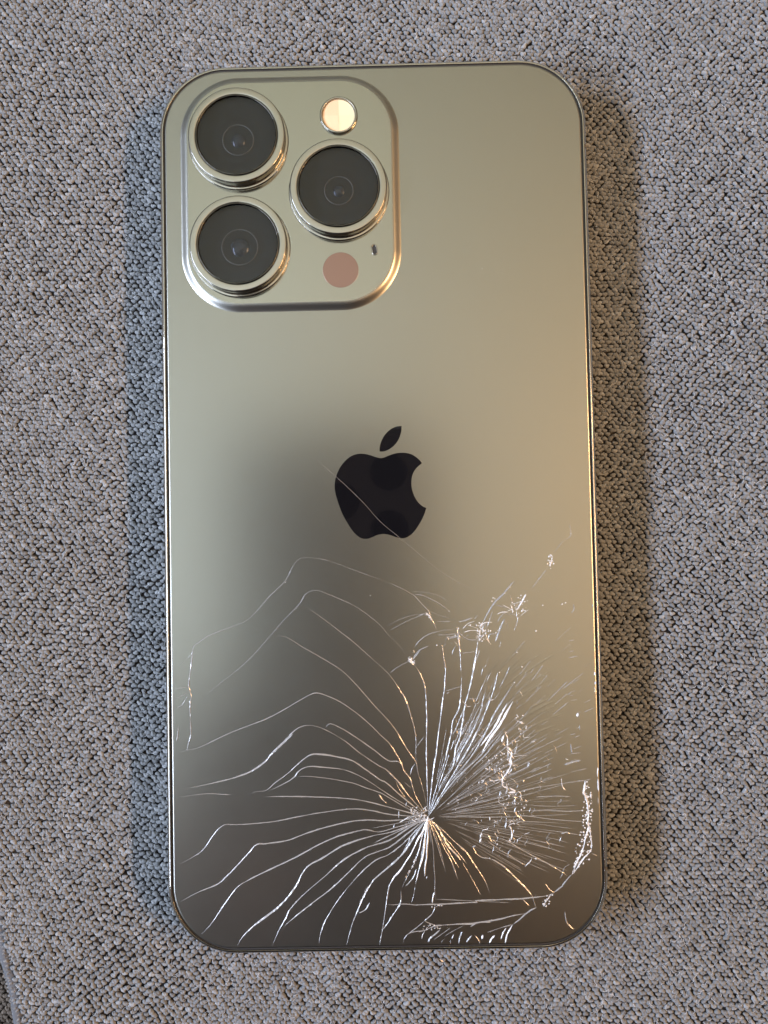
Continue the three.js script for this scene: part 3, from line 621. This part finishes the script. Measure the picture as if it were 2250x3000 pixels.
// crumbs of glass
{
  const crumbs = [], put = (x, y, s) => {
    const g = new THREE.IcosahedronGeometry(s * 0.72 / 17.5 * MM, 0), p = onPlane(x, y, TOP * MM), q = g.attributes.position;
    for (let i = 0; i < q.count; i++) { const h = hash2(Math.round(q.getX(i) * 3e7) + crumbs.length * 7, Math.round(q.getZ(i) * 3e7) + Math.round(q.getY(i) * 5e7)); q.setXYZ(i, q.getX(i) * (0.6 + 0.8 * h), q.getY(i) * (0.35 + 0.3 * h), q.getZ(i) * (0.6 + 0.8 * h)); }
    g.rotateY(rnd() * 7); g.computeVertexNormals(); g.translate(p.x, p.y, p.z); crumbs.push(g);
  };
  // angular splinters strewn along the crushed lines, each tipped its own way
  const splinter = (x, y, ang, l, w) => {
    const p = onPlane(x, y, TOP * MM), k = MM / 17.5, h = span(0.2, 0.55) * w, v = [];
    const q = [[-l, span(-0.6, 0.6) * w], [span(-0.3, 0.3) * l, w * span(0.6, 1)], [l, span(-0.6, 0.6) * w], [span(-0.3, 0.3) * l, -w * span(0.6, 1)]], apex = [span(-0.5, 0.5) * l, span(-0.5, 0.5) * w];
    for (let i = 0; i < 4; i++) { const a = q[i], b = q[(i + 1) % 4]; v.push(a[0] * k, 0, a[1] * k, b[0] * k, 0, b[1] * k, apex[0] * k, h * k, apex[1] * k); }
    const g = new THREE.BufferGeometry(); g.setAttribute('position', new THREE.Float32BufferAttribute(v, 3)); g.setAttribute('uv', new THREE.Float32BufferAttribute(new Float32Array(24), 2));
    g.rotateY(-ang); g.computeVertexNormals(); g.translate(p.x, p.y - 0.002 * MM, p.z); crumbs.push(g);
  };
  for (const [w, t] of CRACKS) if (w >= 5) {
    const pts = trace(t);
    for (let i = 0; i + 1 < pts.length; i++) {
      const [x0, y0] = pts[i], [x1, y1] = pts[i + 1], d = Math.hypot(x1 - x0, y1 - y0), ang = Math.atan2(y1 - y0, x1 - x0);
      for (let k = 0; k < d / 3.4; k++) {
        const f = rnd(), o = span(-0.75, 0.75) * w * 0.8;
        if (noise2(x0 * 0.05 + f * d * 0.12, y0 * 0.05) < 0.3) continue;
        splinter(x0 + (x1 - x0) * f - Math.sin(ang) * o, y0 + (y1 - y0) * f + Math.cos(ang) * o, ang + span(-0.7, 0.7), span(0.3, 0.85) * w, span(0.15, 0.42) * w);
      }
    }
  }
  const cloud = (v, x, y, rx, ry, n, s0, s1) => { for (let i = 0; i < n; i++) { const a = rnd() * 6.283, r = Math.sqrt(rnd()), [px, py] = PX(v, x + rx * r * Math.cos(a), y + ry * r * Math.sin(a)); put(px, py, span(s0, s1)); } };
  cloud('a', 270, 690, 120, 90, 46, 1.2, 3.4); cloud('a', 1130, 130, 150, 130, 40, 1.2, 3.2); cloud('a', 1290, 560, 170, 230, 46, 1.2, 3.0); cloud('a', 700, 420, 330, 240, 50, 1.0, 2.2);
  cloud('b', 420, 1400, 300, 240, 40, 1.0, 2.4); cloud('b', 390, 200, 60, 100, 22, 1.4, 3.8); cloud('b', 500, 200, 110, 50, 14, 1.2, 3.4); cloud('b', 160, 210, 40, 60, 10, 1.2, 3.0); cloud('b', 830, 1180, 70, 160, 14, 1.2, 3.2);
  cloud('k5', 935, 600, 60, 70, 22, 1.2, 3.6); cloud('k5', 1135, 320, 22, 50, 12, 1.2, 3.4); cloud('k5', 760, 575, 20, 20, 3, 2, 4); cloud('c', 1285, 620, 70, 440, 70, 1.5, 4.6); cloud('c', 1230, 1100, 110, 240, 30, 1.5, 4.2);
  cloud('e', 920, 330, 45, 60, 16, 1.2, 3.6); cloud('d', 1150, 640, 90, 40, 10, 1.2, 3.4); cloud('d', 1090, 900, 120, 40, 20, 1.0, 3.0); cloud('f', 500, 1090, 50, 70, 10, 1.2, 3); cloud('k5', 680, 770, 30, 60, 14, 1.4, 4.0);
  for (const [x, y, s] of [[1412, 787, 2.2], [780, 1018, 1.2], [1085, 1745, 2.2]]) put(x, y, s);
  for (const [v, x, y, s] of [['k5', 1085, 605, 3], ['k5', 1210, 598, 3], ['k5', 1232, 588, 3], ['k5', 970, 640, 3], ['k5', 1040, 770, 4], ['k5', 918, 910, 3.4], ['k5', 950, 1003, 3.4], ['k5', 805, 1040, 3], ['k5', 615, 732, 3], ['k5', 900, 1105, 3], ['k7', 1040, 808, 3.4], ['k7', 740, 806, 3.2], ['k7', 790, 715, 3], ['c', 565, 1260, 3.4], ['k4', 940, 370, 2.4], ['f', 1020, 428, 2.4], ['f', 855, 900, 3]]) put(...PX(v, x, y), s);
  for (let i = 0; i < 60; i++) put(span(520, 1690), span(300, 2700), span(0.35, 0.8));
  const all = mesh('glass_crumbs', mergeGeometries(crumbs), M.crushed, backGlass);
  all.userData.kind = 'stuff';
}

// ---------------------------------------------------------------- the phone that takes the picture, mirrored in the back
{
  const held = thing('smartphone', 'dark smartphone held level above the broken one, camera side down', 'smartphone');
  const LY = EYE.y / MM + 10;                              // its lens faces lie this high, millimetres
  const lx = EYE.x / MM, lz = EYE.z / MM - 2.8;              // the lens that looks down
  const S = 19.5;                                          // spacing of the lenses
  const bx0 = lx - 56.5, bx1 = lx + 15, bz0 = lz - S - 16, bz1 = bz0 + 146.7, cx = (bx0 + bx1) / 2, cz = (bz0 + bz1) / 2;
  const prof = [[0.8, 3.2], [0.2, 3.6], [0, 4.2], [0, 10.4], [0.2, 11], [0.8, 11.4]];
  mesh('body', skin(prof.map(([d, y]) => outline(35.75 - d, 73.35 - d, 11 - d).map(([x, z]) => [cx + x, LY + y, cz + z])), true, true, cx, cz), M.heldBody, held);
  const px = bx1 - 20.5, pz = bz0 + 21;
  mesh('camera_plateau', skin([[0, 3.3], [0.3, 1.9], [0.8, 1.6]].map(([d, y]) => outline(18 - d, 18.6 - d, 9 - d).map(([x, z]) => [px + x, LY + y, pz + z])), false, true, px, pz), M.heldPlate, held);
  for (const [x, z] of [[lx, lz], [lx, lz - S], [lx - 16.5, lz - S / 2]]) {
    const g = lathe([[0, 0.1], [5.6, 0.1], [5.8, 0], [6.2, 0.2], [6.3, 1.8]], 48);
    mesh('camera_lens', g, M.heldLens, held).position.set(x * MM, LY * MM, z * MM);
  }
}
// ---------------------------------------------------------------- the person who holds it, kneeling in front of the cushion
{
  const V = (x, y, z) => new THREE.Vector3(x, y, z);
  const bones = [];                                        // [a, b, radius at a, radius at b]
  const chain = (...p) => { for (let i = 0; i + 1 < p.length; i++) bones.push([p[i][0], p[i + 1][0], p[i][1], p[i + 1][1]]); };
  chain([V(-0.02, -0.18, 0.58), 0.16], [V(-0.02, 0.05, 0.55), 0.155], [V(-0.02, 0.27, 0.40), 0.17], [V(-0.02, 0.42, 0.27), 0.13], [V(-0.02, 0.48, 0.24), 0.065], [V(-0.02, 0.53, 0.20), 0.075]);
  bones.push([V(-0.02, 0.60, 0.185), V(-0.02, 0.53, 0.14), 0.092, 0.072]);
  for (const s of [-1, 1]) {
    chain([V(-0.02 + 0.10 * s, 0.41, 0.29), 0.10], [V(-0.02 + 0.20 * s, 0.41, 0.26), 0.08], [V(-0.02 + 0.25 * s, 0.29, 0.20), 0.055], [V(-0.02 + 0.12 * s, 0.215, 0.175), 0.042], [V(-0.02 + 0.07 * s, 0.185, 0.175), 0.032]);
    chain([V(-0.02 + 0.09 * s, -0.2, 0.58), 0.1], [V(-0.02 + 0.12 * s, -0.48, 0.43), 0.065], [V(-0.02 + 0.11 * s, -0.52, 0.83), 0.04], [V(-0.02 + 0.11 * s, -0.54, 0.96), 0.035]);
  }
  const fingerBones = [];
  for (const s of [-1, 1]) {                               // hands at the two long sides of the phone
    const ex = s < 0 ? -0.059 : 0.020, y = 0.153;
    fingerBones.push([V(-0.02 + 0.07 * s, 0.185, 0.175), V(ex + 0.006 * s, y + 0.022, 0.135), 0.027, 0.022], [V(ex + 0.006 * s, y + 0.022, 0.135), V(ex + 0.004 * s, y + 0.022, 0.10), 0.021, 0.016]);
    for (let k = 0; k < 4; k++) { const z = 0.128 - 0.017 * k; fingerBones.push([V(ex + 0.006 * s, y + 0.022, z), V(ex + 0.011 * s, y + 0.010, z - 0.008), 0.0095, 0.009], [V(ex + 0.011 * s, y + 0.010, z - 0.008), V(ex + 0.006 * s, y - 0.002, z - 0.012), 0.009, 0.0075]); }
    fingerBones.push([V(ex + 0.012 * s, y + 0.008, 0.115), V(ex - 0.004 * s, y + 0.017, 0.095), 0.011, 0.0095], [V(ex - 0.004 * s, y + 0.017, 0.095), V(ex - 0.012 * s, y + 0.017, 0.072), 0.0095, 0.008]);
  }
  const capsule = (p, [a, b, ra, rb]) => {
    const abx = b.x - a.x, aby = b.y - a.y, abz = b.z - a.z, t = Math.max(0, Math.min(1, ((p[0] - a.x) * abx + (p[1] - a.y) * aby + (p[2] - a.z) * abz) / (abx * abx + aby * aby + abz * abz)));
    return Math.hypot(p[0] - a.x - abx * t, p[1] - a.y - aby * t, p[2] - a.z - abz * t) - (ra + (rb - ra) * t);
  };
  const fieldMesh = (list, k, c, half, res) => {
    const mc = new MarchingCubes(res, new THREE.MeshStandardMaterial(), false, false, 60000);
    mc.isolation = 0; mc.reset();
    const h = mc.halfsize;
    for (let z = 0; z < res; z++) for (let y = 0; y < res; y++) for (let x = 0; x < res; x++) {
      const p = [c.x + half * (x - h) / h, c.y + half * (y - h) / h, c.z + half * (z - h) / h];
      let s = 0;
      for (const b of list) s += Math.exp(-Math.max(-1, capsule(p, b)) / k);
      mc.field[x + y * res + z * res * res] = k * Math.log(Math.max(s, 1e-30));
    }
    mc.update();
    const n = mc.count, g = new THREE.BufferGeometry(), pos = new Float32Array(n * 3);
    for (let i = 0; i < n; i++) { pos[3 * i] = c.x + half * mc.positionArray[3 * i]; pos[3 * i + 1] = c.y + half * mc.positionArray[3 * i + 1]; pos[3 * i + 2] = c.z + half * mc.positionArray[3 * i + 2]; }
    g.setAttribute('position', new THREE.BufferAttribute(pos, 3));
    g.setAttribute('normal', new THREE.BufferAttribute(mc.normalArray.slice(0, n * 3), 3));
    return g;
  };
  const body = fieldMesh(bones, 0.016, V(-0.02, 0.07, 0.50), 0.68, 88);
  const hands = [-1, 1].map((s) => fieldMesh(fingerBones.filter(([a]) => (a.x + 0.02) * s > 0), 0.003, V(s < 0 ? -0.075 : 0.035, 0.158, 0.14), 0.085, 64));
  const all = mergeGeometries([body, ...hands]);
  all.computeVertexNormals();
  const p = all.attributes.position, col = new Float32Array(p.count * 3);
  for (let i = 0; i < p.count; i++) { const skinHere = (p.getZ(i) < 0.172 && p.getY(i) < 0.2) || (p.getY(i) > 0.475 && p.getZ(i) < 0.34 && Math.abs(p.getX(i) + 0.02) < 0.1); col.set(skinHere ? [0.42, 0.26, 0.18] : [0.05, 0.054, 0.066], 3 * i); }
  all.setAttribute('color', new THREE.BufferAttribute(col, 3));
  const person = thing('person', 'person in a dark sweater leaning over and holding a phone', 'person');
  mesh('body', all, new THREE.MeshStandardMaterial({ vertexColors: true, roughness: 0.8 }), person);
  const hair = new THREE.SphereGeometry(0.108, 40, 24, 0, Math.PI * 2, 0, 1.75);
  hair.scale(0.92, 1.0, 1.05); hair.rotateX(0.55);
  mesh('hair', hair, new THREE.MeshStandardMaterial({ color: rgb(0.012, 0.009, 0.007), roughness: 0.6 }), person).position.set(-0.02, 0.60, 0.20);
}

renderer.render(scene, camera);
